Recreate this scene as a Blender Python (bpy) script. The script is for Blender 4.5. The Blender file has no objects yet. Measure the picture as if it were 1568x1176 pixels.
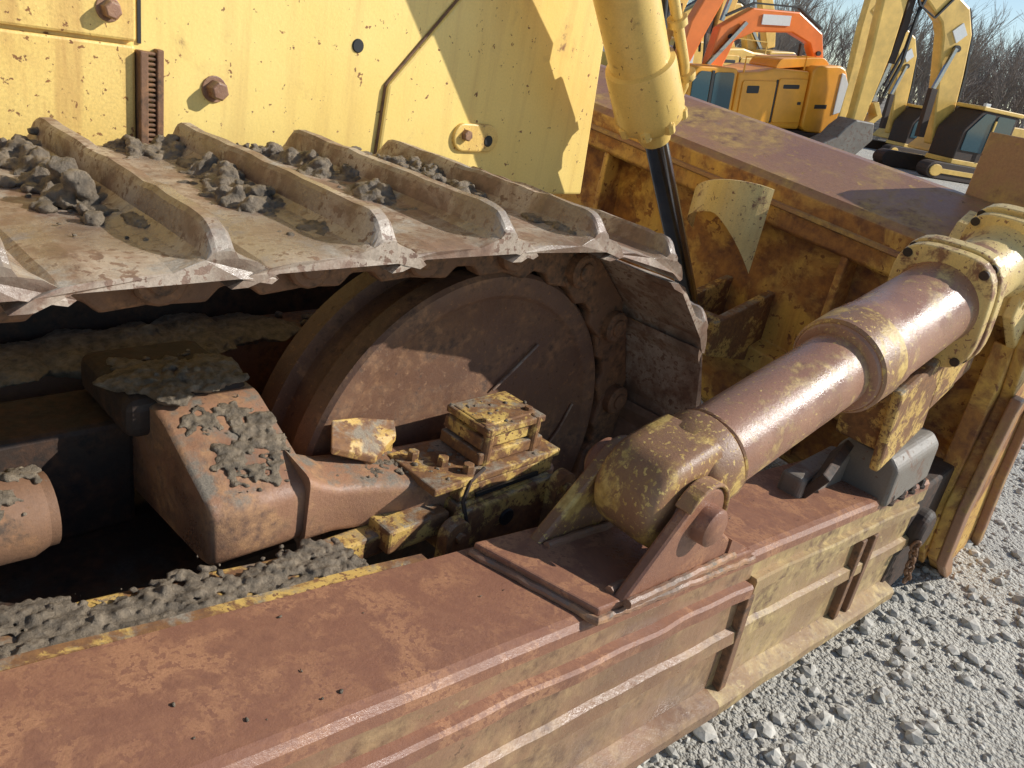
import bpy, bmesh, math, random
import numpy as np
from mathutils import Vector, Matrix, noise
random.seed(7); np.random.seed(7)
S=bpy.context.scene
S.view_settings.view_transform='Standard'; S.view_settings.look='None'; S.view_settings.exposure=0
GZ=-1.42
# ---------------------------------------------------------------- materials
class NT:
    def __init__(s,name):
        s.m=bpy.data.materials.new(name); s.m.use_nodes=True
        s.t=s.m.node_tree; s.n=s.t.nodes; s.l=s.t.links
        s.b=s.n['Principled BSDF']; s.tc=s.n.new('ShaderNodeTexCoord')
    def link(s,a,b): s.l.new(a,b)
    def mapping(s,sc,off=(0,0,0),rot=(0,0,0)):
        m=s.n.new('ShaderNodeMapping'); m.inputs['Scale'].default_value=sc; m.inputs['Location'].default_value=off
        m.inputs['Rotation'].default_value=rot
        s.link(s.tc.outputs['Object'],m.inputs['Vector']); return m.outputs[0]
    def noise(s,scale,detail=8,rough=.6,dist=0,vec=None,off=(0,0,0)):
        t=s.n.new('ShaderNodeTexNoise'); t.inputs['Scale'].default_value=scale; t.inputs['Detail'].default_value=detail
        t.inputs['Roughness'].default_value=rough; t.inputs['Distortion'].default_value=dist
        s.link(vec or s.mapping((1,1,1),off),t.inputs['Vector']); return t.outputs['Fac']
    def vor(s,scale,feature='F1',vec=None,out='Distance'):
        t=s.n.new('ShaderNodeTexVoronoi'); t.feature=feature; t.inputs['Scale'].default_value=scale
        s.link(vec or s.tc.outputs['Object'],t.inputs['Vector']); return t.outputs[out]
    def ramp(s,f,a,b,va=0.,vb=1.):
        r=s.n.new('ShaderNodeMapRange'); r.inputs['From Min'].default_value=a; r.inputs['From Max'].default_value=b
        r.inputs['To Min'].default_value=va; r.inputs['To Max'].default_value=vb; s.link(f,r.inputs['Value']); return r.outputs[0]
    def math(s,op,a,b=None,clamp=False):
        r=s.n.new('ShaderNodeMath'); r.operation=op; r.use_clamp=clamp
        for i,v in enumerate((a,b)):
            if v is None: continue
            if isinstance(v,(int,float)): r.inputs[i].default_value=v
            else: s.link(v,r.inputs[i])
        return r.outputs[0]
    def mix(s,f,a,b):
        r=s.n.new('ShaderNodeMix'); r.data_type='RGBA'
        if isinstance(f,(int,float)): r.inputs[0].default_value=f
        else: s.link(f,r.inputs[0])
        for i,v in ((6,a),(7,b)):
            if isinstance(v,tuple): r.inputs[i].default_value=(*v[:3],1)
            else: s.link(v,r.inputs[i])
        return r.outputs[2]
    def bump(s,h,st=.5,d=.004):
        b=s.n.new('ShaderNodeBump'); b.inputs['Strength'].default_value=st; b.inputs['Distance'].default_value=d
        s.link(h,b.inputs['Height']); s.link(b.outputs[0],s.b.inputs['Normal'])
    def upmask(s,a=.5,b=.9):
        g=s.n.new('ShaderNodeNewGeometry'); x=s.n.new('ShaderNodeSeparateXYZ'); s.link(g.outputs['Normal'],x.inputs[0])
        return s.ramp(x.outputs[2],a,b)

def worn(name,c1,c2,r1,r2,amt=.5,scale=6,chip=.66,streak=0.,mud=0.,mudc=(.33,.30,.26),rough=.45,rrough=.75,metal=0.,bump=.35,edge=.03,halo_=.45,spk_=.3,wet=None):
    t=NT(name)
    big=t.noise(scale,7,.68,.4)
    m1=t.ramp(big,1-amt-edge,1-amt+edge)
    fine=t.noise(scale*9,3,.6,.2,off=(3,1,2))
    m2=t.ramp(fine,chip,chip+.03)
    mask=t.math('MAXIMUM',m1,m2)
    low=t.noise(scale*.4,3,.6,off=(7,7,1))
    col=t.mix(t.ramp(low,.35,.65),c1,c2)
    spk=t.ramp(t.noise(scale*30,2,.6,off=(1,9,4)),.35,.75)
    col=t.mix(t.math('MULTIPLY',spk,spk_),col,(c1[0]*.4,c1[1]*.37,c1[2]*.35))
    if streak>0:
        v=t.mapping((22,22,1.6),(2,3,1)); st=t.noise(1,4,.65,.3,vec=v)
        sm=t.math('MULTIPLY',t.ramp(st,.5,.72),streak)
        col=t.mix(sm,col,tuple(a*.5+b*.5 for a,b in zip(r2,(c1[0]*.6,c1[1]*.4,c1[2]*.4))))
    rc=t.mix(t.ramp(t.noise(scale*5,5,.7,off=(0,5,5)),.35,.65),r1,r2)
    halo=t.math('MULTIPLY',t.ramp(big,1-amt-.10,1-amt),halo_)
    col=t.mix(halo,col,tuple(.55*a+.45*b for a,b in zip(r2,c1)))
    col=t.mix(mask,col,rc)
    ro=t.ramp(mask,0,1,rough,rrough)
    h=t.noise(scale*14,5,.75)
    if mud>0:
        mm=t.math('MULTIPLY',t.ramp(t.noise(scale*1.3,6,.7,.2,off=(9,2,3)),1-mud-.06,1-mud+.06),t.upmask(.3,.8))
        col=t.mix(mm,col,t.mix(spk,tuple(a*.6 for a in mudc),mudc))
        ro=t.math('MAXIMUM',ro,t.math('MULTIPLY',mm,.9))
    if wet:
        wm=t.ramp(low,.50,.60)
        col=t.mix(t.math('MULTIPLY',wm,.55),col,wet); ro=t.math('SUBTRACT',ro,t.math('MULTIPLY',wm,.18))
    t.link(col,t.b.inputs['Base Color']); t.link(t.math('ADD',ro,t.math('MULTIPLY',t.math('SUBTRACT',fine,.5),.3),True),t.b.inputs['Roughness'])
    t.b.inputs['Metallic'].default_value=metal
    t.bump(h,bump,.003)
    return t.m
M={}
M['yellow']=worn('body_yellow_paint',(.96,.71,.235),(.92,.65,.19),(.18,.075,.035),(.36,.17,.06),amt=.32,scale=7,chip=.67,streak=.25,rough=.38,bump=.2,spk_=.15)
M['yellowrust']=worn('rusty_body_yellow',(.93,.65,.20),(.86,.56,.15),(.18,.08,.035),(.36,.16,.045),amt=.39,scale=7,chip=.63,streak=.6,rough=.45,bump=.3)
M['cyl']=worn('cylinder_yellow_paint',(.86,.60,.19),(.80,.53,.15),(.20,.10,.05),(.40,.22,.08),amt=.33,scale=8,chip=.66,streak=.2,rough=.35,bump=.15,spk_=.2)
M['yrust']=worn('rusty_yellow_paint',(.82,.57,.17),(.62,.38,.10),(.15,.07,.035),(.29,.14,.05),amt=.53,scale=12,chip=.58,streak=.3,mud=.45,mudc=(.36,.30,.22))
M['blade']=worn('blade_back_paint',(.74,.48,.12),(.60,.33,.07),(.17,.07,.035),(.42,.19,.05),amt=.50,scale=4,chip=.60,streak=1.,rough=.42,edge=.05,halo_=.9)
M['bladetop']=worn('blade_top_rust',(.31,.155,.095),(.37,.19,.09),(.17,.085,.06),(.52,.33,.10),amt=.44,scale=4,chip=.64,rough=.40,mud=.25,edge=.07)
M['beam']=worn('push_arm_rust',(.47,.235,.125),(.39,.19,.105),(.23,.105,.065),(.30,.14,.08),amt=.52,scale=12,chip=.54,rough=.38,rrough=.46,edge=.035,spk_=.55,wet=(.27,.125,.08))
M['beamside']=worn('push_arm_side',(.34,.19,.11),(.25,.14,.08),(.16,.09,.055),(.42,.27,.14),amt=.48,scale=6,chip=.62,streak=.8,rough=.36,rrough=.46,edge=.06,wet=(.17,.095,.06))
M['beamfront']=worn('push_arm_side_front',(.40,.26,.13),(.27,.16,.085),(.16,.09,.055),(.56,.41,.18),amt=.49,scale=6,chip=.60,streak=.8,rough=.36,rrough=.46,edge=.06)
M['strut']=worn('strut_brown_rust',(.37,.19,.12),(.44,.235,.14),(.76,.53,.19),(.22,.11,.07),amt=.42,scale=11,chip=.62,rough=.36,rrough=.48,bump=.3,edge=.05,wet=(.25,.12,.08))
M['knuckle']=worn('knuckle_rust',(.28,.145,.08),(.35,.185,.095),(.76,.53,.17),(.50,.30,.08),amt=.46,scale=12,chip=.60,rough=.40,rrough=.5)
M['flange']=worn('flange_yellow',(.86,.66,.28),(.78,.54,.19),(.22,.11,.065),(.36,.19,.09),amt=.42,scale=9,chip=.62,rough=.38,streak=.3)
M['shoe']=worn('track_shoe_steel',(.50,.405,.315),(.40,.315,.235),(.165,.10,.07),(.27,.165,.11),amt=.49,scale=9,chip=.56,mud=.43,mudc=(.46,.40,.32),rough=.36,rrough=.5,edge=.06,spk_=.5,wet=(.19,.135,.095))
M['link']=worn('track_link_rust',(.17,.09,.05),(.23,.12,.065),(.08,.05,.032),(.30,.15,.07),amt=.5,scale=12,rough=.7,mud=.3)
M['idler']=worn('idler_rust',(.15,.08,.05),(.20,.105,.065),(.09,.055,.04),(.34,.18,.09),amt=.45,scale=11,chip=.60,rough=.48,edge=.06)
M['frame']=worn('track_frame_rust',(.38,.20,.12),(.30,.155,.09),(.18,.10,.065),(.46,.25,.12),amt=.48,scale=12,mud=.46,mudc=(.28,.235,.18),rough=.44,bump=.45,edge=.05,wet=(.17,.095,.065))
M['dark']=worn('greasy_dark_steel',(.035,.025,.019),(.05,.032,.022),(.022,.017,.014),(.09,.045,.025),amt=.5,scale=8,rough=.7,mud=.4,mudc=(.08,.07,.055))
M['grey']=worn('grey_steel',(.25,.22,.18),(.19,.16,.13),(.20,.11,.07),(.15,.10,.07),amt=.42,scale=8,rough=.5,mud=.4)
def simple(name,c,rough=.5,metal=0,var=.25,scale=12,bump=.0):
    t=NT(name); col=t.mix(t.ramp(t.noise(scale,5,.65),.3,.7),tuple(a*(1-var) for a in c),tuple(min(1,a*(1+var)) for a in c))
    t.link(col,t.b.inputs['Base Color']); t.b.inputs['Roughness'].default_value=rough; t.b.inputs['Metallic'].default_value=metal
    if bump: t.bump(t.noise(scale*3,6,.75),bump,.006)
    return t.m
M['chrome']=simple('cylinder_rod_chrome',(.30,.30,.32),.18,1,.2)
M['black']=simple('black_rubber',(.02,.02,.02),.5)
M['mud']=simple('dried_mud',(.225,.175,.12),.55,0,.6,50,1.0)
M['exorange']=simple('orange_machine_paint',(.90,.37,.03),.35,0,.15,1)
M['exred']=simple('red_orange_boom_paint',(.90,.22,.04),.35,0,.15,1)
M['exyellow']=simple('yellow_machine_paint',(.80,.50,.12),.4,0,.25,1)
M['glass']=simple('cab_glass',(.03,.08,.10),.06,0,.1)
M['white']=simple('white_panel',(.75,.75,.72),.4,0,.05)
M['bark']=simple('bare_tree_bark',(.33,.27,.22),.9,0,.35,.3)
t=NT('gravel_stone')
col=t.mix(t.ramp(t.noise(25,3,.6),.3,.7),(.27,.25,.215),(.70,.65,.56)); t.link(col,t.b.inputs['Base Color']); t.b.inputs['Roughness'].default_value=.9
t.bump(t.noise(150,3,.7),.5,.002); M['stone']=t.m
t=NT('gravel_ground'); 
v1=t.vor(60); v2=t.vor(140); n=t.noise(1.3,6,.65)
c=t.mix(t.ramp(n,.35,.65),(.44,.41,.35),(.60,.565,.48)); c=t.mix(t.ramp(v1,.1,.55,0,.35),c,(.28,.255,.215))
c=t.mix(t.ramp(t.noise(90,3,.7),.45,.7,0,.5),c,(.66,.62,.535))
t.link(c,t.b.inputs['Base Color']); t.b.inputs['Roughness'].default_value=.95
h=t.math('ADD',t.math('MULTIPLY',v1,-1.),t.math('ADD',t.math('MULTIPLY',v2,-.5),t.noise(25,6,.75))); t.bump(h,.9,.012); M['ground']=t.m

# ---------------------------------------------------------------- mesh helpers
def empty(name):
    o=bpy.data.objects.new(name,None); S.collection.objects.link(o); return o
def obj(name,V,F,mat,parent=None,bevel=0,smooth=False,seg=2):
    me=bpy.data.meshes.new(name); me.from_pydata([tuple(v) for v in V],[],[tuple(f) for f in F]); me.update()
    bm=bmesh.new(); bm.from_mesh(me); bmesh.ops.recalc_face_normals(bm,faces=bm.faces); bm.to_mesh(me); bm.free()
    o=bpy.data.objects.new(name,me); S.collection.objects.link(o); me.materials.append(M[mat] if isinstance(mat,str) else mat)
    if parent: o.parent=parent
    if bevel:
        b=o.modifiers.new('b','BEVEL'); b.width=bevel; b.segments=seg; b.limit_method='ANGLE'; b.angle_limit=math.radians(35)
    if smooth:
        for p in me.polygons: p.use_smooth=True
        try: me.set_sharp_from_angle(angle=math.radians(40))
        except Exception: pass
    return o
class MB:
    def __init__(s): s.V=[]; s.F=[]
    def add(s,V,F):
        o=len(s.V); s.V+= [tuple(v) for v in V]; s.F+=[tuple(i+o for i in f) for f in F]; return s
    def box(s,x0,x1,y0,y1,z0,z1,mat=None):
        V=[Vector((x,y,z)) for x in (x0,x1) for y in (y0,y1) for z in (z0,z1)]
        if mat: V=[mat@v for v in V]
        return s.add(V,[(0,1,3,2),(4,6,7,5),(0,4,5,1),(2,3,7,6),(0,2,6,4),(1,5,7,3)])
    def prism_xz(s,poly,y0,y1,f=None):
        n=len(poly); V=[(x,y0,z) for x,z in poly]+[(x,y1,z) for x,z in poly]
        if f: V=[f(*v) for v in V]
        F=[tuple(range(n)),tuple(range(2*n-1,n-1,-1))]+[(i,(i+1)%n,n+(i+1)%n,n+i) for i in range(n)]
        return s.add(V,F)
    def loft(s,rings,cap=True,closed=True):
        n=len(rings[0]); V=[v for r in rings for v in r]; F=[]
        for k in range(len(rings)-1):
            for i in range(n if closed else n-1):
                j=(i+1)%n; F.append((k*n+i,k*n+j,(k+1)*n+j,(k+1)*n+i))
        if cap: F+= [tuple(range(n)),tuple((len(rings)-1)*n+i for i in reversed(range(n)))]
        return s.add(V,F)
    def lathe(s,p0,p1,prof,n=40):
        p0=Vector(p0);p1=Vector(p1); a=(p1-p0).normalized(); u=a.orthogonal().normalized(); w=a.cross(u)
        rings=[[p0+a*t_+(u*math.cos(2*math.pi*i/n)+w*math.sin(2*math.pi*i/n))*max(r,1e-4) for i in range(n)] for t_,r in prof]
        return s.loft(rings)
    def cyl(s,p0,p1,r,n=20):
        L=(Vector(p1)-Vector(p0)).length; c=min(r*.12,L*.2)
        return s.lathe(p0,p1,[(0,r-c),(c,r),(L-c,r),(L,r-c)],n)
    def tube(s,pts,r,n=10):
        pts=[Vector(p) for p in pts]; rings=[]
        for i,p in enumerate(pts):
            a=(pts[min(i+1,len(pts)-1)]-pts[max(i-1,0)]).normalized(); u=a.cross(Vector((.3,1,.2))).normalized(); w=a.cross(u)
            rings.append([p+(u*math.cos(2*math.pi*k/n)+w*math.sin(2*math.pi*k/n))*r for k in range(n)])
        return s.loft(rings)
    def bolt(s,p,ax,r,h):
        p=Vector(p);ax=Vector(ax); s.lathe(p-ax*.005,p+ax*h,[(0,r*1.35),(h*.3,r*1.35)],20)
        return s.lathe(p,p+ax*h,[(0,r),(h*.85,r),(h,r*.85)],6)
    def out(s,name,mat,parent=None,**k): return obj(name,s.V,s.F,mat,parent,**k)

def ico(sub):
    bm=bmesh.new(); bmesh.ops.create_icosphere(bm,subdivisions=sub,radius=1); V=np.array([v.co[:] for v in bm.verts]); F=np.array([[v.index for v in f.verts] for f in bm.faces]); bm.free(); return V,F
def clods(name,pts,mat,parent=None,sub=2,jit=.25,flat=(.5,.9)):
    V0,F0=ico(sub); n=len(pts); nv=len(V0)
    P=np.array([p[:3] for p in pts]); R=np.array([p[3] for p in pts])
    A=np.random.randn(n,3,3); Q=np.linalg.qr(A)[0]
    fl=np.array([p[4] if len(p)>4 else random.uniform(*flat) for p in pts])
    sc=np.stack([np.random.uniform(.7,1.3,n),np.random.uniform(.7,1.3,n),fl],1)
    V=V0[None]*(1+np.random.uniform(-jit,jit,(n,nv,1)))
    V=np.einsum('nij,nvj->nvi',Q,V); V=V*sc[:,None,:]*R[:,None,None]+P[:,None,:]
    F=(F0[None]+(np.arange(n)*nv)[:,None,None]).reshape(-1,3)
    me=bpy.data.meshes.new(name); me.from_pydata(V.reshape(-1,3).tolist(),[],F.tolist()); me.update()
    o=bpy.data.objects.new(name,me); S.collection.objects.link(o); me.materials.append(M[mat])
    if parent: o.parent=parent
    return o

# ================================================================= BULLDOZER
D=empty('bulldozer')
# ---- body side
BY=1.50
b=MB(); b.box(-2.5,1.5,BY,2.9,-.42,1.3); b.out('engine_side_plate','yellow',D,bevel=.006)
b=MB(); b.prism_xz([(1.095,-.375),(1.107,-.138),(1.28,.062),(1.75,.62),(1.765,.62),(1.795,.143),(1.842,-.375)],BY-.014,2.92); b.out('radiator_guard_plate','yellow',D,bevel=.006)
b=MB(); b.box(-2.5,.572,BY-.016,BY+.05,-.118,1.2); b.box(-2.5,.572,BY-.010,BY+.05,-.41,-.124); b.out('rear_side_panel','yellowrust',D,bevel=.005)
b=MB(); b.box(.574,.588,BY-.026,BY,-.42,-.13); b.box(.606,.618,BY-.018,BY,-.42,-.125)
for i in range(34): b.box(.588,.606,BY-.015,BY,-.42+i*.0086,-.4145+i*.0086)
b.out('door_hinge_seam','link',D,bevel=.002)
b=MB(); b.box(.578,.584,BY-.004,BY+.01,-.12,1.2); b.out('panel_gap','black',D)
b=MB()
b.bolt((.718,BY,-.183),(0,-1,0),.018,.030); b.bolt((.527,BY-.016,-.072),(0,-1,0),.015,.026); 
b.bolt((1.343,BY-.022,-.228),(0,-1,0),.014,.016)
b.bolt((.20,BY-.016,-.05),(0,-1,0),.017,.026)
b.out('panel_bolts','frame',D,bevel=.002)
b=MB(); pr=[]
for k in range(28):
    a=2*math.pi*k/28; cx=1.343 if math.cos(a)<0 else 1.422; pr.append((cx+.034*math.cos(a),-.234+.034*math.sin(a)))
b.prism_xz(pr,BY-.024,BY); b.out('slot_boss','yellowrust',D,bevel=.004)
b=MB(); b.cyl((1.422,BY-.026,-.239),(1.422,BY-.02,-.239),.014); b.cyl((1.027,BY-.003,-.068),(1.027,BY+.01,-.068),.014); b.out('drain_holes','black',D)
b=MB(); b.tube([(1.094,BY-.003,-.38),(1.106,BY-.003,-.138),(1.279,BY-.003,.063),(1.6,BY-.003,.45)],.0035); b.out('weld_seam','link',D)
# underbody
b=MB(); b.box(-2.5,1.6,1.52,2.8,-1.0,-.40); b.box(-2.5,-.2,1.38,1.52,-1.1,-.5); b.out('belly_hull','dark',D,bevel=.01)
b=MB(); b.box(.2,1.2,1.40,1.53,-.80,-.66); b.out('hull_ledge','frame',D,bevel=.01)
# ---- idler
IC=(1.04,-.80)
b=MB(); b.lathe((IC[0],.985,IC[1]),(IC[0],1.2,IC[1]),[(-.02,0),(-.02,.07),(.0,.09),(.010,.10),(.012,.20),(.010,.345),(.004,.352),(.0,.36),(0,.395),(.008,.402),(.05,.402),(.055,.375),(.13,.375),(.135,.402),(.18,.402),(.18,.1),(.18,0)],96)
b.out('front_idler_wheel','idler',D,smooth=True)
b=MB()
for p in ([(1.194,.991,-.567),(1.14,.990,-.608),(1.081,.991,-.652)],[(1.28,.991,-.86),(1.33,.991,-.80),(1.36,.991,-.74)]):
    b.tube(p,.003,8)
b.out('idler_sunlit_sliver_beads','shoe',D)  # first pale bead stands in for a sliver of sunlight on the disc
# ---- track
pins=[]
for k in range(9,-1,-1): pins.append((1.04-.215*k,-.35+(.006*math.sin(k*1.1))))
RP=.452; st=2*math.asin(.1075/RP)
ang=0
while ang<math.pi-.1:
    ang+=st; pins.append((IC[0]+RP*math.sin(ang),IC[1]+RP*math.cos(ang)))
last=pins[-1]
for k in range(1,12): pins.append((last[0]-.215*k,IC[1]-RP))
prof=[(-.105,-.030),(-.085,-.016),(-.062,-.004),(-.03,0),(.045,0),(.070,.004),(.082,.013),(.0885,.040),(.093,.046),(.108,.046),(.113,.040),(.117,.014),(.126,.002),(.144,-.010),(.156,-.022),(.147,-.027),(.118,-.016),(-.05,-.016),(-.085,-.030)]
ST=[0,.003,.007,.012,.018,.026,.036,.05,.07]+[.09+.0358*i for i in range(1,13)]+[.55,.575,.59,.602,.608,.612]
Y0=.772
sh=MB(); lk=MB(); pn=MB()
for i in range(len(pins)-1):
    p=Vector(pins[i]); q=Vector(pins[i+1]); c=(p+q)/2; ux=(q-p).normalized(); wx=Vector((-ux.y,ux.x))
    tilt=random.uniform(-.02,.02)
    def W(u,w): return c+ux*u+wx*(w+.078)
    rings=[]
    for s_ in ST:
        e=min(s_,.612-s_); hf=.30+.70*(1-math.exp(-(e/.016)**1.4))
        r=[]
        for (u,w) in prof:
            ww=w
            if w>.01 and u>.05:
                ww=.004+(w-.004)*hf + .004*noise.noise(Vector((s_*18,i*7.3,u*20)))*(1 if u>.085 else .3)
                if w>.035: ww-=.006*max(0,noise.noise(Vector((s_*45,i*3.3,2))))
            uu=u+.003*noise.noise(Vector((s_*14,i*3.1,w*30)))
            if u>.12: uu+=.012*max(0,(.05-e)/.05)*(1 if s_<.3 else .5)
            if w>-.01 and u<.07: ww-=.004*math.exp(-e/.02)-.004*noise.noise(Vector((s_*9,i*5.1,u*9)))
            v=W(uu,ww+tilt*uu); r.append((v.x,Y0+s_+(.008*noise.noise(Vector((u*22,i*2.7,0))) if e==0 else 0),v.y))
        rings.append(r)
    sh.loft(rings)
    lp=[(-.12,-.12),(-.135,-.08),(-.125,-.035),(-.08,-.018),(.09,-.018),(.125,-.04),(.135,-.085),(.115,-.12),(.04,-.125),(.02,-.105),(-.02,-.105),(-.04,-.125)]
    for yy in ((.972,1.012),(1.145,1.185)):
        lk.prism_xz([tuple(W(u,w)) for u,w in lp],yy[0]+(i%2)*.004,yy[1])
    pn.cyl((q.x,.950,q.y),(q.x,1.2,q.y),.036,18); pn.cyl((q.x,.944,q.y),(q.x,.955,q.y),.02,14)
sh.out('track_shoes','shoe',D,bevel=.0015,seg=1)
lk.out('track_chain_links','link',D,bevel=.006); pn.out('track_pins','link',D,smooth=True)
# ---- track frame & yoke
def rounded(poly,r,n=4):
    out=[]; m=len(poly)
    for i in range(m):
        p=Vector(poly[i]); a=(Vector(poly[i-1])-p); c=(Vector(poly[(i+1)%m])-p); ra=min(r,a.length*.45); rc=min(r,c.length*.45)
        s0=p+a.normalized()*ra; s1=p+c.normalized()*rc
        for k in range(n+1):
            t_=k/n; out.append(tuple(s0*(1-t_)**2+p*2*t_*(1-t_)+s1*t_*t_))
    return out
b=MB(); sec=rounded([(.88,-.775),(.878,-.675),(1.06,-.60),(1.25,-.60),(1.25,-.80)],.022)
cy,cz=1.06,-.70
rg=[]
for x,f in ((.435,.95),(.438,.98),(.444,1.0),(.50,1.0),(.56,1.0),(.60,.985)):
    rg.append([(x+.003*noise.noise(Vector((y*20,z*20,x*9))),cy+(y-cy)*f,cz+(z-cz)*f+.004*noise.noise(Vector((y*14,z*14,x*14)))) for y,z in sec])
b.loft(rg); b.out('recoil_housing','frame',D,smooth=True)
b=MB(); rg=[]
for x,zb,zt_,sh_ in ((.585,-.775,-.655,0),(.61,-.775,-.672,0),(.64,-.775,-.686,0),(.70,-.78,-.695,.01),(.75,-.785,-.70,.02),(.80,-.79,-.708,.03),(.86,-.80,-.715,.04),(1.10,-.82,-.735,.06)):
    rg.append([(x,y,z+.003*noise.noise(Vector((y*14,z*14,x*14)))) for y,z in rounded([(.872-sh_,zb),(.868-sh_,zt_),(.96,zt_+.012),(.985,zt_-.02),(.985,zb)],.016,3)])
b.loft(rg); b.out('idler_yoke_arm','frame',D,smooth=True)
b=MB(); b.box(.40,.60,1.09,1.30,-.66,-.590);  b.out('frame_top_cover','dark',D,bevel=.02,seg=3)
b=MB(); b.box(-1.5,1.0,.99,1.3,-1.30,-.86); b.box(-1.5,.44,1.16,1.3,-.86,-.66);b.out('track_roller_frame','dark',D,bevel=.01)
b=MB()
for x in (-.1,.3,.7): b.lathe((x,.93,-1.18),(x,1.3,-1.18),[(0,.04),(.01,.10),(.05,.11),(.3,.11),(.36,.10)],28)
b.out('track_rollers','link',D,smooth=True)
b=MB(); b.lathe((-.6,.98,-.665),(.26,.98,-.665),[(0,.05),(.86,.05)],24); b.lathe((-.1,.98,-.665),(.26,.98,-.665),[(0,.055),(.1,.062),(.2,.055),(.33,.058),(.36,.045)],24); b.out('recoil_rod','link',D,smooth=True)
b=MB(); q=[(.682,.97,-.622),(.74,.975,-.632),(.812,.965,-.648),(.80,.94,-.664),(.735,.91,-.677),(.655,.925,-.645)]
n_=len(q); b.add(q+[(x,y,z-.014) for x,y,z in q],[tuple(range(n_)),tuple(range(2*n_-1,n_-1,-1))]+[(i,(i+1)%n_,n_+(i+1)%n_,n_+i) for i in range(n_)]); b.box(.69,.80,.945,.965,-.72,-.655); b.box(.72,.735,.915,.965,-.72,-.67); b.out('idler_wear_plate','yrust',D,bevel=.003)
b=MB()
b.box(.845,1.085,.805,.94,-.742,-.712); b.box(.78,1.095,.80,.935,-.709,-.694)
b.box(.895,1.06,.822,.93,-.692,-.668); b.box(.90,1.055,.828,.93,-.664,-.640); b.box(.912,1.045,.836,.925,-.70,-.62)
b.box(.905,1.055,.82,.935,-.636,-.622)
for x in (.915,1.035): b.lathe((x,.828,-.71),(x,.828,-.62),[(0,.010),(.09,.010)],12)
b.out('idler_shim_block','yrust',D,bevel=.003)
b=MB(); 
b.prism_xz([(.835,-.85),(.83,-.752),(1.08,-.742),(1.09,-.80),(1.06,-.86)],.785,.80); b.box(.70,.83,.805,.90,-.80,-.755); b.box(.60,.80,.83,.87,-.815,-.775)
b.box(.84,1.08,.80,.93,-.86,-.745)
b.out('idler_bearing_cap','yrust',D,bevel=.005)
b=MB(); b.cyl((.955,.780,-.795),(.955,.787,-.795),.017); b.box(.88,1.04,.798,.803,-.738,-.730); b.out('bearing_cap_holes','black',D)
b=MB()
for cx,cz in ((.815,-.775),(1.085,-.755)):
    pr=[(cx+.028*math.cos(a),cz+.028*math.sin(a)) for a in [math.pi*k/10 for k in range(11)]]+[(cx-.026,cz-.10),(cx+.022,cz-.10)]
    b.prism_xz(pr,.76,.785)
    for dz in (0,-.045,-.085): b.bolt((cx,.76,cz+dz),(0,-1,0),.010,.010)
b.out('bearing_clamp_lugs','yrust',D,bevel=.004)
b=MB()
for cx,cy in ((.845,.86),(.81,.90),(.87,.82)): b.bolt((cx,cy,-.694),(0,0,1),.011,.016)
b.bolt((.925,.85,-.622),(0,0,1),.008,.008); b.bolt((1.035,.85,-.622),(0,0,1),.008,.008)
b.out('shim_bolts','yrust',D)
b=MB(); b.tube([(.90,.81,-.69),(.86,.80,-.70),(.84,.79,-.73),(.86,.78,-.80)],.004,8); b.out('grease_line','dark',D,smooth=True)
# ---- push arm
def yo(x): return .465-.04*(x-1.19)
def zt(x): return -.793-.11*(x-1.19)
XS=[-1.2+.06*i for i in range(60)]
XS=[x for x in XS if x<2.34]+[2.36]
def beamloft(name,prof,xs,mat,bevel=0,wob=.0015):
    mb=MB(); mb.loft([[(x,yo(x)+o+wob*noise.noise(Vector((x*8,o*9,d*9))),zt(x)-d) for o,d in prof] for x in xs]); return mb.out(name,mat,D,bevel=bevel)
top=[(.225,.03),(.225,.004),(.221,0),(.12,0),(.02,0),(.008,.003),(.001,.012),(0,.03)]
beamloft('push_arm_top',top,XS,'beam')
side=[(.222,.0301),(.0,.0301),(0,.066),(.004,.070),(.002,.19),(-.010,.196),(-.013,.225),(.004,.233),(.006,.36),(-.028,.372),(-.034,.380),(-.034,.405),(-.028,.415),(.22,.415)]
beamloft('push_arm_side',side,[x for x in XS if x<1.33]+[1.34],'beamside',wob=.004)
beamloft('push_arm_side_front',side,[1.3401]+[x for x in XS if x>1.35],'beamfront',wob=.004)
fx=[-1.2+.03*i for i in range(85)]
beamloft('push_arm_wear_bar',[(.004,.066),(-.016,.066),(-.021,.072),(-.021,.094),(-.014,.101),(.004,.101)],[x for x in fx if x<1.325]+[1.325],'beam',wob=.006)
beamloft('push_arm_wear_bar_front',[(.004,.060),(-.012,.060),(-.015,.066),(-.015,.094),(-.010,.099),(.004,.099)],[1.345]+[1.4+.08*i for i in range(12)],'beamfront',wob=.005)
b=MB()
for x in (1.335,1.92,2.0): 
    b.add(*[[ (x+dx+ (.03 if d>.2 else 0),yo(x)+o,zt(x)-d) for dx in (0,.028) for (o,d) in ((.01,.105),(-.016,.105),(-.016,.37),(.01,.37))],[(0,1,2,3),(7,6,5,4),(0,4,5,1),(1,5,6,2),(2,6,7,3),(3,7,4,0)]])
b.out('push_arm_straps','link',D,bevel=.003)
fl=[x for x in XS if x<.62]
beamloft('push_arm_inner_flange',[(.228,.012),(.28,.016),(.33,.020),(.335,.05),(.228,.06)],fl,'yrust',bevel=.004,wob=.006)
beamloft('push_arm_inner_rail',[(.226,.004),(.243,.004),(.243,.03),(.226,.03)],fl+[.7],'yrust',wob=.005)
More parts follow.
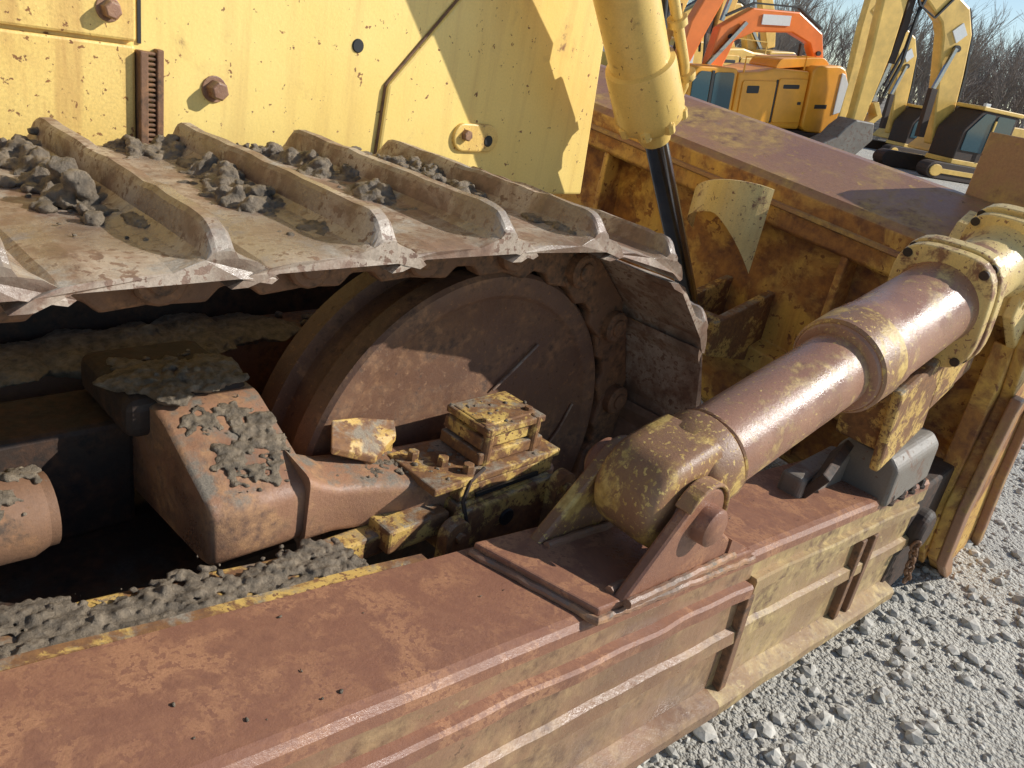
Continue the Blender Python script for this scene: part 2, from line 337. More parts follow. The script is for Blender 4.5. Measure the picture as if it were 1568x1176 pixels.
# bracket
def onbeam(x,y,h): return (x,y,zt(x)+h)
b=MB(); P=[(.775,.69),(.835,.475),(1.29,.452),(1.29,.665)]
b.add([onbeam(x,y,.001) for x,y in P]+[onbeam(x,y,.022) for x,y in P],[(0,1,2,3),(7,6,5,4),(0,4,5,1),(1,5,6,2),(2,6,7,3),(3,7,4,0)]); b.out('strut_bracket_base','beam',D,bevel=.004)
def wavy(pts,r,mat,name):
    out=[]
    for a,c in zip(pts[:-1],pts[1:]):
        a=Vector(a);c=Vector(c); n_=max(2,int((c-a).length/.012))
        for k in range(n_): out.append(a.lerp(c,k/n_)+Vector((random.uniform(-1,1),random.uniform(-1,1),random.uniform(-.5,.5)))*.0014)
    out.append(Vector(pts[-1])); mb=MB(); mb.tube(out,r,8); return mb.out(name,mat,D,smooth=True)
wavy([onbeam(.77,.69,.004),onbeam(.832,.472,.004),onbeam(1.29,.449,.004)],.007,'frame','base_weld')
for y,x1 in ((.460,1.22),(.497,1.22),(.63,1.18)): wavy([onbeam(.885,y,.024),onbeam(x1,y,.024)],.008,'frame','cheek_weld')
PIN=(1.065,-.650)
def cheek(y0,y1,x0,x1,pc,r,mat,name):
    pts=[(x0,zt(x0)+.02)]
    a0=math.radians(125)
    for k in range(15):
        a=a0-k/14*math.radians(150); pts.append((pc[0]+r*math.cos(a),pc[1]+r*math.sin(a)))
    pts+=[(x1,zt(x1)+.06),(x1+.01,zt(x1)+.02)]
    mb=MB(); mb.prism_xz(pts,y0,y1); mb.out(name,mat,D,bevel=.006)
cheek(.466,.490,.885,1.20,PIN,.062,'beam','strut_bracket_cheek_outer')
cheek(.638,.665,.875,1.17,PIN,.062,'knuckle','strut_bracket_cheek_inner')
b=MB(); b.lathe((PIN[0],.437,PIN[1]),(PIN[0],.70,PIN[1]),[(0,.026),(.006,.034),(.03,.035),(.031,.05),(.05,.05),(.051,.04),(.22,.044),(.25,.044),(.262,.03)],32)
b.out('strut_pivot_pin','beam',D,smooth=True)
b=MB()
arc=[(PIN[0]+.064*math.cos(math.radians(a)),PIN[1]+.064*math.sin(math.radians(a))) for a in range(150,-40,-12)]
b.loft([[(x,.462,z),(x,.494,z),(PIN[0]+(x-PIN[0])*1.1,.494,PIN[1]+(z-PIN[1])*1.1),(PIN[0]+(x-PIN[0])*1.1,.462,PIN[1]+(z-PIN[1])*1.1)] for x,z in arc]); b.out('cheek_rim','knuckle',D,bevel=.003)
b=MB(); b.add([onbeam(*p) for p in ((1.2,.462,.02),(1.2,.492,.02),(1.33,.462,.0),(1.33,.492,.0),(1.2,.462,.06),(1.2,.492,.06))],[(0,1,3,2),(0,2,4),(1,5,3),(2,3,5,4),(0,4,5,1)]); b.out('bracket_toe','beam',D)
# strut
A=Vector((1.055,.565,-.640)); B=Vector((2.60,.478,-.225)); L=(B-A).length
ax=(B-A).normalized(); uu=Vector((0,0,1))-ax*ax.z; uu.normalize(); vv=ax.cross(uu)
def sp(t): return A+ax*t
b=MB(); b.lathe(A,B,[(.02,.0),(.025,.06),(.06,.074),(.14,.0785),(.15,.0785),(.62,.0785)],48); b.out('tilt_strut_tube','strut',D,smooth=True)
b=MB()
eye=[]
for k in range(25):
    a=math.radians(90+180*k/24); eye.append((.088*math.cos(a),.088*math.sin(a)))
eye=[(.09,.086),(.05,.088)]+eye+[(.05,-.088),(.09,-.086)]
hw=.066
rings=[]
for f,o in ((.74,-hw),(.90,-hw*.93),(.98,-hw*.78),(1,-hw*.5),(1,0),(1,hw*.5),(.98,hw*.78),(.90,hw*.93),(.74,hw)):
    rings.append([sp(0)+ax*(x if x>0 else x*f)+uu*(z*f)+vv*o for x,z in eye])
b.loft(rings); b.out('strut_clevis_eye','knuckle',D,smooth=True)
b=MB(); b.lathe(sp(.06),B,[(-.02,.05),(0,.080),(.015,.0885),(.075,.0885),(.085,.080)],48); b.out('strut_eye_collar','knuckle',D,smooth=True)
b=MB(); b.tube([sp(.148)+(uu*math.cos(t_)+vv*math.sin(t_))*.080 for t_ in [2*math.pi*k/36 for k in range(37)]],.005,6); b.out('strut_weld_bead','knuckle',D,smooth=True)
b=MB(); b.lathe(A,B,[(.56,.081),(.565,.094),(.58,.102),(.70,.104),(.72,.100),(.98,.098),(1.00,.104)],48); b.out('strut_barrel','strut',D,smooth=True)
b=MB(); b.lathe(A,B,[(.572,.100),(.578,.1055),(.66,.1065),(.665,.101)],48); b.out('strut_collar_band','knuckle',D,smooth=True)
def flange(t0,th,h,w,name):
    mb=MB(); n=40; ring=[]
    for k in range(n):
        a=2*math.pi*k/n; ca,sa=math.cos(a),math.sin(a); rr=(abs(ca)**3.6+abs(sa)**3.6)**(-1/3.6)
        ring.append(uu*(h*rr*ca-.01)+vv*(w*rr*sa))
    mb.loft([[sp(t0)+v for v in ring],[sp(t0+th)+v for v in ring]])
    mb.out(name,'flange',D,bevel=.004)
    bb=MB()
    for sx in (-1,1):
        for sy in (-1,1):
            p=sp(t0-.001)+uu*(h*.78*sx-.01)+vv*(w*.74*sy); bb.lathe(p,p-ax,[(-.004,.011),(.003,.011)],16)
    bb.out(name+'_holes','dark',D)
flange(.995,.030,.145,.118,'strut_flange'); flange(1.030,.034,.150,.122,'strut_flange_mate')
flange(1.33,.03,.13,.10,'strut_head_flange'); flange(1.37,.04,.14,.105,'strut_head_flange_mate')
b=MB(); b.lathe(A,B,[(1.06,.10),(1.08,.085),(1.30,.085),(1.33,.10)],40); b.lathe(A,B,[(1.41,.10),(1.46,.09),(1.56,.08)],40); b.out('strut_head_body','flange',D,smooth=True)
# ---- brackets & front blocks
b=MB(); 
R=Matrix.Translation((2.02,.52,-.62))@Matrix.Rotation(-.26,4,'Y'); b.box(-.12,.30,-.06,.07,-.10,.02,R); b.box(-.16,.10,-.07,-.045,-.13,.10,R); b.box(.08,.35,-.072,-.045,-.06,.10,R); b.out('strut_support_bracket','yrust',D,bevel=.008)
b=MB(); 
b.loft([[(x,y,z) for y,z in ((.42,-.90),(.425,-.79),(.45,-.765),(.56,-.76),(.585,-.79),(.59,-.90))] for x in (1.98,2.30)]); b.box(1.70,1.98,.54,.60,-.90,-.80); b.out('arm_end_cover','grey',D,bevel=.012,seg=3)
b=MB(); R=Matrix.Translation((1.82,.55,-.82))@Matrix.Rotation(.5,4,'X')@Matrix.Rotation(.2,4,'Z'); b.box(-.10,.12,-.012,.012,-.09,.06,R); b.out('arm_end_guard','dark',D,bevel=.004)
b=MB()
for i in range(7): b.bolt((2.02+i*.045,.43+.01*(i%2),zt(2.1)+.0-.005*i),(0,0,1),.012,.022)
b.out('arm_end_bolts','dark',D)
b=MB(); b.box(2.33,2.75,.42,.62,-1.36,-.95); b.lathe((2.42,.38,-1.10),(2.42,.66,-1.10),[(0,.05),(.01,.065),(.27,.065),(.28,.05)],28); b.out('arm_trunnion','dark',D,bevel=.01)
b=MB()
for i in range(9):
    p=Vector((2.36+.012*i,.385,-1.13-.020*i)); 
    R=Matrix.Rotation(.8+i*1.5,3,Vector((.4,0,-1)).normalized())
    b.tube([p+R@Vector((.010*math.cos(t_),0,.018*math.sin(t_))) for t_ in [2*math.pi*k/12 for k in range(13)]],.0045,6)
b.out('safety_chain','link',D)
# ---- lift cylinder
T=Vector((1.6397,1.31,.1364)); E=Vector((1.869,1.31,-.145)); d=(E-T).normalized(); T2=T-d*.9; RE=E+d*.84
b=MB(); Lc=(E-T2).length
b.lathe(T2,E,[(0,.078),(Lc-.20,.078),(Lc-.195,.090),(Lc-.185,.092),(Lc-.06,.094),(Lc-.03,.088),(Lc,.055)],40); b.out('lift_cylinder_barrel','cyl',D,smooth=True)
b=MB()
side_=d.cross(Vector((0,1,0))).normalized(); s2=d.cross(side_)
for k in range(8):
    a=k*math.pi/4+.3; v=(side_*math.cos(a)+s2*math.sin(a)); p=E-d*.05+v*.083
    b.lathe(p-d*.06,p+d*.03,[(0,.011),(.06,.011),(.063,.017),(.088,.015)],8)
off=Vector((.085,-.06,.045))
b.tube([T2+off,E-d*.35+off,E-d*.16+off,E-d*.10+off*.9,E-d*.05+off*.6],.014,12)
for t_ in (.12,.27,.42): b.lathe(E-d*(t_+.018)+off,E-d*t_+off,[(0,.026),(.018,.026)],10)
b.lathe(E-d*.02,E+d*.06,[(0,.06),(.03,.05),(.06,.042)],20)
b.out('cylinder_gland_and_pipe','cyl',D,smooth=True)
b=MB()
for k in range(2): b.tube([T2+Vector((.02-.05*k,-.12,.1)),T-d*.45+Vector((.16-.04*k,-.06,.02)),T-d*.2+Vector((.20-.03*k,-.02,.0)),T-d*.02+Vector((.18-.03*k,0,.02)),T+d*.1+Vector((.10,0,.03))],.013,10)
b.out('hydraulic_hoses','black',D,smooth=True)
b=MB(); b.lathe(E,RE,[(0,.033),(.84,.033)],28); b.out('lift_cylinder_rod','chrome',D,smooth=True)
b=MB(); b.cyl(RE+Vector((0,-.08,0)),RE+Vector((0,.08,0)),.07,28)
for y in (RE.y-.11,RE.y+.07): b.prism_xz([(RE.x-.06,RE.z-.06),(RE.x-.06,RE.z+.06),(2.73,RE.z+.14),(2.73,RE.z-.14)],y,y+.035)
b.out('lift_cylinder_clevis','yrust',D,bevel=.006)
# ---- blade
def T_(x,y,z): return (x,y,z+.1*(y-1.2))
bp=[(3.0,-.15),(2.95,-.155),(2.62,-.262),(2.595,-.285),(2.60,-.415),(2.615,-.425),(2.70,-.43),(2.715,-.60),(2.72,-.84),(2.64,-.86),(2.635,-.94),(2.72,-.96),(2.73,-1.18),(2.92,-1.32),(3.2,-1.34),(3.22,-1.32),(3.05,-1.0),(2.97,-.7),(2.96,-.4)]
ysb=[.40,.7,1.0,1.3,1.6,2.0,2.6,3.2,4.2]
b=MB(); b.loft([[T_(x,y,z) for x,z in bp] for y in ysb]); o=b.out('blade_moldboard','blade',D,bevel=.006)
o.data.materials.append(M['bladetop'])
for p in o.data.polygons:
    if p.normal.z>.5 and p.center.z>-.5: p.material_index=1
b=MB(); b.prism_xz([(3.03,-.10),(2.90,-.12),(2.56,-.275),(2.56,-.45),(2.66,-.62),(2.62,-1.0),(2.70,-1.22),(2.88,-1.345),(3.28,-1.345),(3.10,-1.0),(3.02,-.7),(3.01,-.4)],.365,.402,T_)
b.out('blade_end_plate','blade',D,bevel=.006)
b=MB()
b.prism_xz([(2.62,-.60),(2.68,-.60),(2.68,-1.0),(2.76,-1.2),(2.93,-1.345),(2.88,-1.36),(2.70,-1.23),(2.61,-1.0)],.335,.366,T_)
b.prism_xz([(2.98,-.7),(3.03,-.7),(3.11,-1.0),(3.28,-1.33),(3.22,-1.34),(3.06,-1.0)],.335,.366,T_); b.out('blade_end_ribs','bladetop',D,bevel=.006)
b=MB()
for y in (.62,.95,2.0,2.6): b.prism_xz([(2.60,-.42),(2.74,-.42),(2.74,-1.2),(2.66,-1.1),(2.60,-.9)],y,y+.025,T_)
b.prism_xz([(2.58,-.46),(2.74,-.46),(2.74,-1.28),(2.66,-1.2)],.402,.46,T_)
b.out('blade_gussets','blade',D,bevel=.005)
b=MB(); b.loft([[T_(x,y,z) for x,z in ((2.592,-.335),(2.582,-.340),(2.582,-.352),(2.594,-.357))] for y in ysb]); b.out('blade_weld_rail','bladetop',D)
b=MB(); b.prism_xz([(2.62,-.26),(2.66,-.20),(2.74,-.165),(2.78,-.20)],.66,.70,T_); b.out('blade_lifting_lug','flange',D,bevel=.006)
b=MB(); b.box(3.0,3.04,-.10,.80,-.40,.012); b.out('blade_spill_plate','bladetop',D,bevel=.004)
b=MB(); b.prism_xz([(2.35,-.22),(2.62,-.30),(2.62,-.56),(2.35,-.42)],.40,.43); b.prism_xz([(2.42,-.22),(2.62,-.30),(2.62,-.56),(2.42,-.42)],.55,.58); b.out('strut_blade_lugs','flange',D,bevel=.006)
mb=MB(); ring=[]
for k in range(25):
    f=k/24; a=math.pi*(.03+.80*f); y=1.37+.17*math.cos(a); x=2.62-.22*math.sin(a)
    zt_=-.42+.14*math.sin(f*math.pi*.62); zb=zt_-.09-.03*f-(.17*((f-.6)/.4)**1.3 if f>.6 else 0)
    ring.append((x,y,zt_,zb))
mb.loft([[(x,y,a),(x,y,bb),(x+.010,y+.006,bb),(x+.010,y+.006,a)] for x,y,a,bb in ring]); mb.out('hose_guard','flange',D)

# ---- mud on the machine
pts=[]
def cluster(cx,cy,z,n,sx,sy,r0,r1,hh=.02,base=True,bx=(-9,9),by=(-9,9)):
    f=z if callable(z) else (lambda x,y:z)
    def ok(x,y): return bx[0]<x<bx[1] and by[0]<y<by[1]
    if base:
        for _ in range(max(3,n//8)):
            x=random.gauss(cx,sx*.6); y=random.gauss(cy,sy*.6)
            if ok(x,y): pts.append((x,y,f(x,y)+.002,(sx+sy)*.45*random.uniform(.5,1.1),.25))
    for _ in range(n):
        x=random.gauss(cx,sx); y=random.gauss(cy,sy); r=random.uniform(r0,r1)*(.5+random.random())
        if ok(x,y): pts.append((x,y,f(x,y)+r*.1+random.random()*hh*math.exp(-((x-cx)/sx)**2-((y-cy)/sy)**2),r))
plate=lambda x,y:-.274
for k in range(-4,5):
    gx=.175+.215*k; lim=dict(bx=(gx-.135,gx-.008),by=(.80,1.375))
    for _ in range(11):
        cy=random.uniform(1.0,1.36); cluster(gx-.020-random.random()*.055,cy,plate,34,.020,.030,.005,.014,.032,**lim)
    cluster(gx-.10,1.34,plate,50,.03,.03,.005,.012,.03,**lim)
    cluster(gx-.018,.91,plate,30,.010,.09,.003,.007,.008,**lim)
    cluster(gx-.08,1.0,plate,40,.04,.12,.0015,.006,.002,False,**lim)
blk=lambda x,y:-.675+(y-.88)*.41
for _ in range(30): cluster(random.uniform(.46,.59),random.uniform(.90,1.05),blk,14,.014,.014,.0015,.005,.004,bx=(.45,.596),by=(.893,1.08))
arm=lambda x,y:-.686-.08*(x-.6)
for _ in range(24): cluster(random.uniform(.61,.84),random.uniform(.87,.95),arm,12,.014,.012,.0015,.0045,.004,bx=(.6,.86),by=(.865,.96))
cluster(.50,1.14,-.590,220,.06,.05,.003,.009,.02,bx=(.405,.6),by=(1.1,1.25))
for _ in range(110):
    x0=random.uniform(-.2,.60); y0=yo(x0)+random.uniform(.24,.325); cluster(x0,y0,lambda x,y:zt(x)-.015,12,.022,.012,.002,.006,.010,bx=(-.4,.615))
rod=lambda x,y:-.665+math.sqrt(max(1e-5,.056**2-(y-.98)**2))
for _ in range(16): cluster(random.uniform(.0,.24),random.uniform(.94,1.0),rod,20,.015,.012,.002,.006,.006,bx=(-.2,.25),by=(.93,1.02))
cluster(.6,1.44,-.655,260,.16,.03,.006,.016,.03,by=(1.405,1.5))
for _ in range(90):
    x=random.uniform(.0,2.2); pts.append((x,yo(x)+random.uniform(.03,.21),zt(x)+.001,random.uniform(.001,.0035)))
for _ in range(60):
    x=random.uniform(.79,1.05); pts.append((x,random.uniform(.81,.93),-.694,random.uniform(.002,.007)))
for _ in range(35):
    x=random.uniform(.91,1.05); pts.append((x,random.uniform(.83,.93),-.621,random.uniform(.002,.006)))
mo=clods('caked_mud',pts,'mud',D,1,.2)
rm=mo.modifiers.new('r','REMESH'); rm.mode='VOXEL'; rm.voxel_size=.0030; rm.use_smooth_shade=True
tx=bpy.data.textures.new('mud_crumble','CLOUDS'); tx.noise_scale=.010; tx.noise_depth=3
dm=mo.modifiers.new('d','DISPLACE'); dm.texture=tx; dm.strength=.008; dm.mid_level=.5; dm.texture_coords='LOCAL'

# ================================================================= GROUND
def gz(x,y):
    r=math.hypot(x,y); f=min(1,max(0,(r-6)/22)); f=f*f*(3-2*f); return GZ-.72*f
def axis(c0,c1,step,far):
    a=list(np.arange(c0,c1,step)); s=step; x=c1
    while x<far: a.append(x); s*=1.25; x+=s
    a.append(far); s=step; x=c0-step; pre=[]
    while x>-far: pre.append(x); s*=1.25; x-=s
    pre.append(-far); return pre[::-1]+a
gx=axis(1,6,.06,900); gy=axis(-3,1,.06,900)
V=[(x,y,gz(x,y)+(.012*noise.noise(Vector((x*2.5,y*2.5,0)))+.006*noise.noise(Vector((x*9,y*9,3))) if abs(x)<12 and abs(y)<12 else 0)) for x in gx for y in gy]
n=len(gy); F=[(i*n+j,(i+1)*n+j,(i+1)*n+j+1,i*n+j+1) for i in range(len(gx)-1) for j in range(n-1)]
obj('ground',V,F,'ground',smooth=True)
st_=[]
for _ in range(19000):
    x=1.0+7*random.random()**1.5; y=random.uniform(-3.2,.7) if x<5 else random.uniform(-3,1.5)
    r=.003+.006*random.random()+ (.02*random.random()**5) + (.02 if random.random()<.006 else 0)
    st_.append((x,y,GZ+.012*noise.noise(Vector((x*2.5,y*2.5,0)))+r*.2,r))
clods('gravel',st_,'stone',None,1,.22,flat=(.5,.85))

# ================================================================= BACKGROUND
def excavator(name,origin,lean,parts,yaw=.72):
    e=empty(name); o=Vector(origin)
    vd0=Vector((o.x,o.y,0)).normalized(); rot=Matrix.Rotation(yaw,3,'Z')
    vd=rot@vd0; rt=Vector((vd.y,-vd.x,0)); up=Vector((0,0,1)); k=1/math.cos(yaw)*.96
    r2=rt*math.cos(lean)+up*math.sin(lean); u2=up*math.cos(lean)-rt*math.sin(lean)
    for nm,mat,poly,d0,d1,bev in parts:
        n=len(poly); V=[o+r2*a*k+u2*c+vd*d0 for a,c in poly]+[o+r2*a*k+u2*c+vd*d1 for a,c in poly]
        F=[tuple(range(n)),tuple(range(2*n-1,n-1,-1))]+[(i,(i+1)%n,n+(i+1)%n,n+i) for i in range(n)]
        obj(nm,V,F,mat,e,bevel=bev)
    return e
def bar(pts,w):
    L=[];R=[]
    for i,p in enumerate(pts):
        a=Vector(pts[min(i+1,len(pts)-1)])-Vector(pts[max(i-1,0)]); a.normalize(); nn=Vector((-a.y,a.x)); ww=w if not isinstance(w,(list,tuple)) else w[i]
        L.append(tuple(Vector(p)+nn*ww/2)); R.append(tuple(Vector(p)-nn*ww/2))
    return L+R[::-1]
def rect(a,b_,c,d_): return [(a,c),(b_,c),(b_,d_),(a,d_)]
def circ(cx,cz,r,n=14): return [(cx+r*math.cos(2*math.pi*k/n),cz+r*math.sin(2*math.pi*k/n)) for k in range(n)]
def trk(x0,x1,z0,z1):
    r=(z1-z0)/2; c=(z0+z1)/2
    return [(x0+r+r*math.cos(a),c+r*math.sin(a)) for a in [math.pi/2+math.pi*k/8 for k in range(9)]]+[(x1-r+r*math.cos(a),c+r*math.sin(a)) for a in [-math.pi/2+math.pi*k/8 for k in range(9)]]
op=[
 ('house','exorange',[(-2.1,-1.0),(.9,-1.15),(.9,1.25),(-.6,1.35),(-1.2,1.2),(-2.1,1.15)],-1.3,1.3,.1),
 ('counterweight','exorange',rounded([(.93,-1.2),(2.0,-1.35),(2.5,-.8),(2.62,.9),(2.3,1.55),(.93,1.5)],.35),-1.42,1.42,.08),
 ('counterweight_panel','white',[(2.2,-.5),(2.50,-.4),(2.58,.8),(2.35,1.2),(2.2,1.25)],-1.47,-1.42,.02),
 ('side_door','exorange',rounded(rect(-.4,.82,-.85,.95),.12),-1.36,-1.31,.02),
 ('side_door_front','exorange',rounded(rect(-1.9,-.5,-.85,.85),.12),-1.355,-1.31,.02),
 ('door_shadow_gap','black',rect(-.49,-.41,-.85,.9),-1.32,-1.302,0),
 ('louvre','black',rounded(rect(-1.7,-1.2,.35,.65),.05),-1.37,-1.35,.01),
 ('louvre_b','black',rounded(rect(-.2,.5,.55,.72),.05),-1.37,-1.35,.01),
 ('door_handle','black',rect(.55,.7,-.1,.02),-1.38,-1.355,.01),
 ('model_decal','black',rect(1.3,1.85,-.25,-.08),-1.432,-1.422,0),
 ('lower_sill','dark',[(-2.1,-1.02),(1.6,-1.25),(1.6,-1.45),(-2.1,-1.2)],-1.33,-1.0,.01),
 ('handrail','exorange',bar([(-1.9,1.15),(-1.9,1.75),(.6,1.85),(.6,1.3)],.05),-1.3,-1.25,0),
 ('engine_hood','exorange',rounded([(-.4,1.3),(-.2,1.7),(1.7,1.8),(2.0,1.5)],.15),-.9,.9,.06),
 ('exhaust','dark',rect(1.1,1.24,1.7,2.3),-.1,.04,.02),
 ('cab_frame','exorange',rounded([(-4.0,-1.1),(-2.15,-1.1),(-2.15,1.3),(-3.7,1.35),(-4.0,.9)],.15),-1.3,0.2,.05),
 ('cab_windscreen','glass',rounded([(-3.88,-.5),(-3.2,-.5),(-3.2,1.15),(-3.62,1.18),(-3.88,.8)],.08),-1.34,-1.3,.01),
 ('cab_door_window','glass',rounded(rect(-3.05,-2.28,-.8,1.13),.1),-1.34,-1.3,.01),
 ('cab_pillar','black',rect(-3.18,-3.07,-1.0,1.2),-1.35,-1.31,.01),
 ('mirror','black',rect(-4.25,-4.05,.4,.8),-1.3,-1.2,.01),
 ('turntable','dark',rect(-1.6,1.2,-1.5,-1.1),-1,1,0),
 ('crawler_track','dark',trk(-2.6,2.6,-1.95,-1.3),-1.5,-.9,.03),
 ('crawler_track_rear','dark',trk(-2.6,2.6,-1.95,-1.3),.9,1.5,.03),
 ('boom','exred',bar([(-2.2,1.2),(-1.9,2.5),(-.9,3.1),(.9,3.1),(1.95,2.5),(2.3,1.6)],[.6,.85,.95,.85,.65,.4]),.2,.7,.06),
 ('boom_decal','white',rect(-.6,.6,2.95,3.35),.14,.19,0),
 ('boom_pin','black',circ(-1.75,2.4,.13),.12,.78,0),('boom_foot_pin','black',circ(2.15,1.9,.1),.12,.78,0),
 ('hydraulic_line','black',bar([(-2.0,3.2),(-.9,3.75),(1.0,3.7),(2.2,2.9)],.07),.3,.5,0),
 ('stick','exred',bar([(-3.4,1.4),(-3.0,2.8),(-2.3,4.4),(-1.9,5.2)],[.5,.75,.7,.5]),.3,.8,.06),
 ('stick_cylinder','chrome',bar([(-2.1,3.0),(-1.7,4.6)],.12),.35,.5,0),
 ('boom_cylinder','chrome',bar([(-2.6,1.3),(-1.3,3.0)],.14),0.0,.14,0)]
excavator('orange_excavator',(34.2,18.5,-.3),.13,op)
excavator('yellow_excavator',(42.0,26.3,.5),.1,[(a,('exyellow' if b_ in('exorange','exred') else b_),[(-x,z) for x,z in p],d0,d1,e) for a,b_,p,d0,d1,e in op])
yp=[
 ('house','exyellow',rounded([(.4,-1.3),(4.4,-1.3),(4.7,-.9),(4.7,.2),(4.2,.5),(1.6,.4)],.2),-.2,2.4,.08),
 ('house_stripe','black',rect(1.9,4.6,-.55,-.4),-.22,-.2,0),
 ('cab_frame','dark',rounded([(-.3,-1.35),(1.75,-1.35),(1.75,.85),(.25,.85),(-.3,-.1)],.12),-1.3,.1,.05),
 ('cab_roof','exyellow',rounded(rect(.15,1.9,.83,1.0),.07),-1.35,.15,.03),
 ('cab_windscreen','glass',rounded([(-.15,-.9),(.75,-.9),(.75,.72),(.32,.72),(-.15,-.1)],.06),-1.34,-1.3,.01),
 ('cab_door_window','glass',rounded(rect(.88,1.62,-.9,.72),.08),-1.34,-1.3,.01),
 ('cab_grab_rail','exyellow',bar([(.80,-1.2),(.80,.5)],.05),-1.42,-1.37,0),
 ('cab_sill','exyellow',rect(-.35,1.8,-1.5,-1.3),-1.36,.1,.02),
 ('work_light','white',rect(.2,.4,.98,1.12),-1.3,-1.15,.01),
 ('crawler_track','dark',trk(-1.4,4.6,-2.2,-1.5),-1.6,-1.0,.03),('crawler_track_rear','dark',trk(-1.4,4.6,-2.2,-1.5),1.0,1.6,.03),
 ('track_frame','exyellow',rect(-.8,4.0,-1.95,-1.75),-1.64,-1.6,.01),
 ('idler_wheel','exyellow',circ(-1.05,-1.85,.25),-1.66,-1.6,.02),
 ('boom','exyellow',bar([(.1,-.9),(-.15,.6),(-.4,1.9),(-.75,3.5),(-1.1,4.2),(-1.9,4.7),(-3.6,5.6)],[.55,.85,1.0,1.15,1.2,1.0,.55]),.2,.75,.1),
 ('boom_decal','white',[(-.75,3.2),(-.45,3.6),(-.75,4.0),(-1.05,3.6)],.14,.19,0),
 ('boom_pin','black',circ(-.65,3.0,.14),.1,.85,0),('boom_foot_pin','black',circ(.08,-.6,.15),.1,.85,0),
 ('boom_cylinder','dark',bar([(-.9,-.7),(-1.05,1.3)],.24),-.05,.18,0),('boom_cylinder_rod','chrome',bar([(-1.05,1.3),(-.75,3.0)],.12),-.0,.12,0),
 ('boom_line','black',bar([(.55,-.6),(.35,.9),(.2,2.2),(-.1,3.6),(-.6,4.6)],.07),.3,.5,0),
 ('stick','exyellow',bar([(-3.7,6.2),(-3.45,4.5),(-3.3,2.2),(-3.3,-.6)],[.5,.9,.75,.45]),.25,.7,.08),
 ('bucket_cylinder','dark',bar([(-2.85,5.3),(-2.72,3.5),(-2.75,1.9)],.24),.35,.6,0),('bucket_rod','chrome',bar([(-2.75,1.9),(-2.9,.2)],.12),.4,.5,0),
 ('bucket_link','exyellow',bar([(-2.9,.3),(-2.6,-.2),(-2.9,-.6)],.2),.2,.75,.02),
 ('hose','black',bar([(-2.2,5.5),(-2.5,3.9),(-2.45,2.0),(-2.7,.6)],.07),.2,.3,0),('hose_b','black',bar([(-1.6,5.6),(-2.3,4.6),(-2.3,2.6),(-2.6,1.0)],.06),.5,.6,0),
 ('hose_c','black',bar([(-1.2,5.2),(-1.9,3.9),(-2.6,4.2),(-3.0,4.9)],.06),.1,.2,0),
 ('bucket','grey',[(-3.6,-.5),(-2.9,-.5),(-2.75,-1.2),(-3.2,-1.9),(-4.1,-2.1),(-4.6,-1.7),(-4.1,-1.3),(-3.9,-.9)],-.1,1.0,.06)]
excavator('yellow_excavator',(39.8,12.4,.09),0,yp,.85)
excavator('yellow_excavator',(54,19.6,-.1),.0,[(a,b_,[(x*.95,z) for x,z in p],d0,d1,e) for a,b_,p,d0,d1,e in yp],.85)
excavator('yellow_excavator',(32.0,22.0,.1),.05,[(a,b_,[(-x*.9-1,z*.9) for x,z in p],d0,d1,e) for a,b_,p,d0,d1,e in yp])
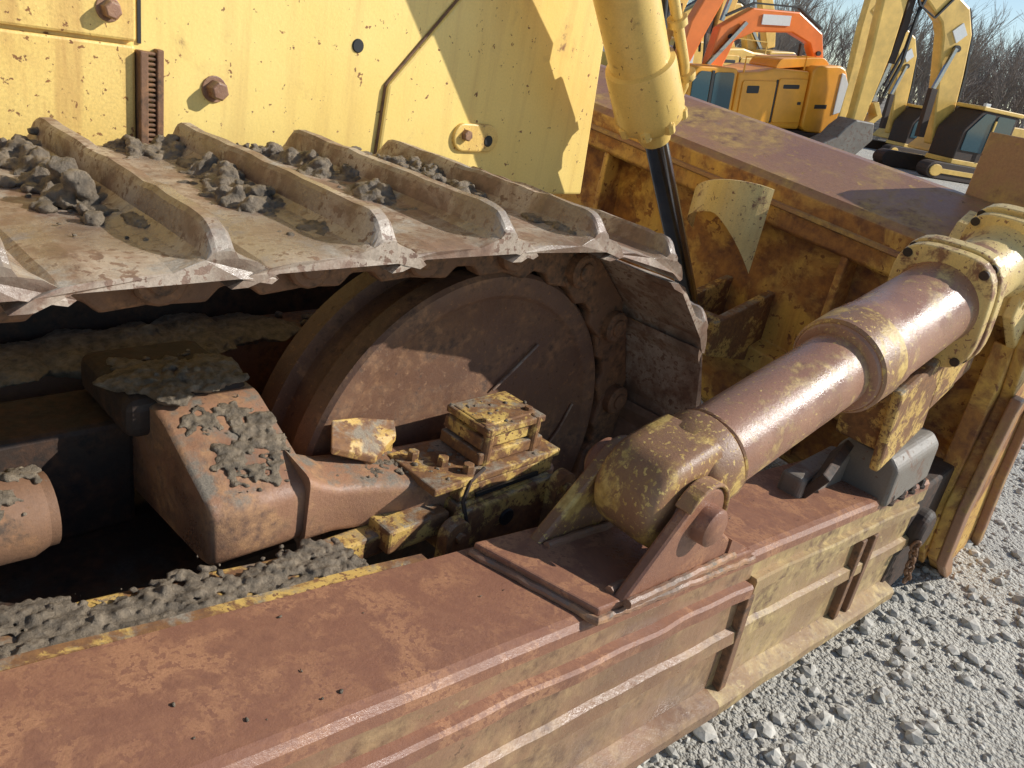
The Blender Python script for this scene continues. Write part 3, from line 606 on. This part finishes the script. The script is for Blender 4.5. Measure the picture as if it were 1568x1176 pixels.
# distant bare trees
rt=random.Random(3); V=[];F=[]
def seg(p,q,r0,r1):
    a=(q-p).normalized(); u=a.orthogonal().normalized(); w=a.cross(u); o=len(V)
    for c,r in ((p,r0),(q,r1)):
        for k in range(3): V.append(tuple(c+(u*math.cos(k*2.094)+w*math.sin(k*2.094))*r))
    for k in range(3): F.append((o+k,o+(k+1)%3,o+3+(k+1)%3,o+3+k))
def grow(p,d_,L,r,lev):
    q=p+d_*L; seg(p,q,r,r*.65)
    if lev==0: return
    for k in range(4):
        f=rt.uniform(.35,1); dd=(d_+Vector((rt.gauss(0,.36),rt.gauss(0,.36),rt.gauss(.18,.22)))).normalized()
        grow(p+d_*L*f,dd,L*rt.uniform(.5,.75),max(.012,r*.5),lev-1)
for i in range(240):
    a=math.radians(rt.uniform(-2,34)); R_=rt.uniform(70,115); hgt=rt.uniform(9,15.5)
    p=Vector((R_*math.cos(a),R_*math.sin(a),-2.4)); grow(p,Vector((rt.gauss(0,.05),rt.gauss(0,.05),1)).normalized(),hgt*.42,.15,4)
obj('distant_bare_trees',V,F,'bark')
V=[];F=[];na=60
for i in range(na):
    a=math.radians(-30+110*i/(na-1)); 
    for R_,z in ((68,-2.3),(110,-.3+1.0*noise.noise(Vector((a*6,0,0)))),(150,2.2+1.6*noise.noise(Vector((a*5,2,0)))),(200,1.0)): V.append((R_*math.cos(a),R_*math.sin(a),z))
for i in range(na-1):
    for j in range(3): F.append((i*4+j,(i+1)*4+j,(i+1)*4+j+1,i*4+j+1))
M['hill']=simple('leaf_litter',(.22,.18,.135),.95,0,.4,.4); obj('hillside',V,F,'hill',smooth=True)

# ================================================================= LIGHT / WORLD / CAMERA
ld=Vector((-1.27,1,-.99)).normalized()
sun=bpy.data.lights.new('sun','SUN'); sun.energy=5; sun.angle=math.radians(.5); sun.color=(1,.97,.91)
so=bpy.data.objects.new('sun',sun); S.collection.objects.link(so); so.rotation_euler=ld.to_track_quat('-Z','Y').to_euler()
w=bpy.data.worlds.new('World'); S.world=w; w.use_nodes=True; nt=w.node_tree
sk=nt.nodes.new('ShaderNodeTexSky'); sk.sky_type='NISHITA'; sk.sun_disc=False; sk.sun_elevation=math.asin(-ld.z); sk.sun_rotation=math.atan2(-ld.x,-ld.y)
sk.dust_density=.2; sk.ozone_density=1.5; sk.air_density=1.0
nt.links.new(sk.outputs[0],nt.nodes['Background'].inputs[0]); nt.nodes['Background'].inputs[1].default_value=.13
cd=bpy.data.cameras.new('camera'); cam=bpy.data.objects.new('camera',cd); S.collection.objects.link(cam)
r=Vector((.7027,-.6885,.1791)).normalized(); u=Vector((.1638,.4016,.9010)); u=(u-r*u.dot(r)).normalized(); k=r.cross(u)
cam.matrix_world=Matrix(((r.x,u.x,k.x,0),(r.y,u.y,k.y,0),(r.z,u.z,k.z,0),(0,0,0,1)))
cd.sensor_width=36; cd.lens=36*1200/1568; cd.clip_start=.02; cd.clip_end=3000
S.camera=cam
for o in bpy.data.objects:
    if o.parent is None: o.location.z-=GZ
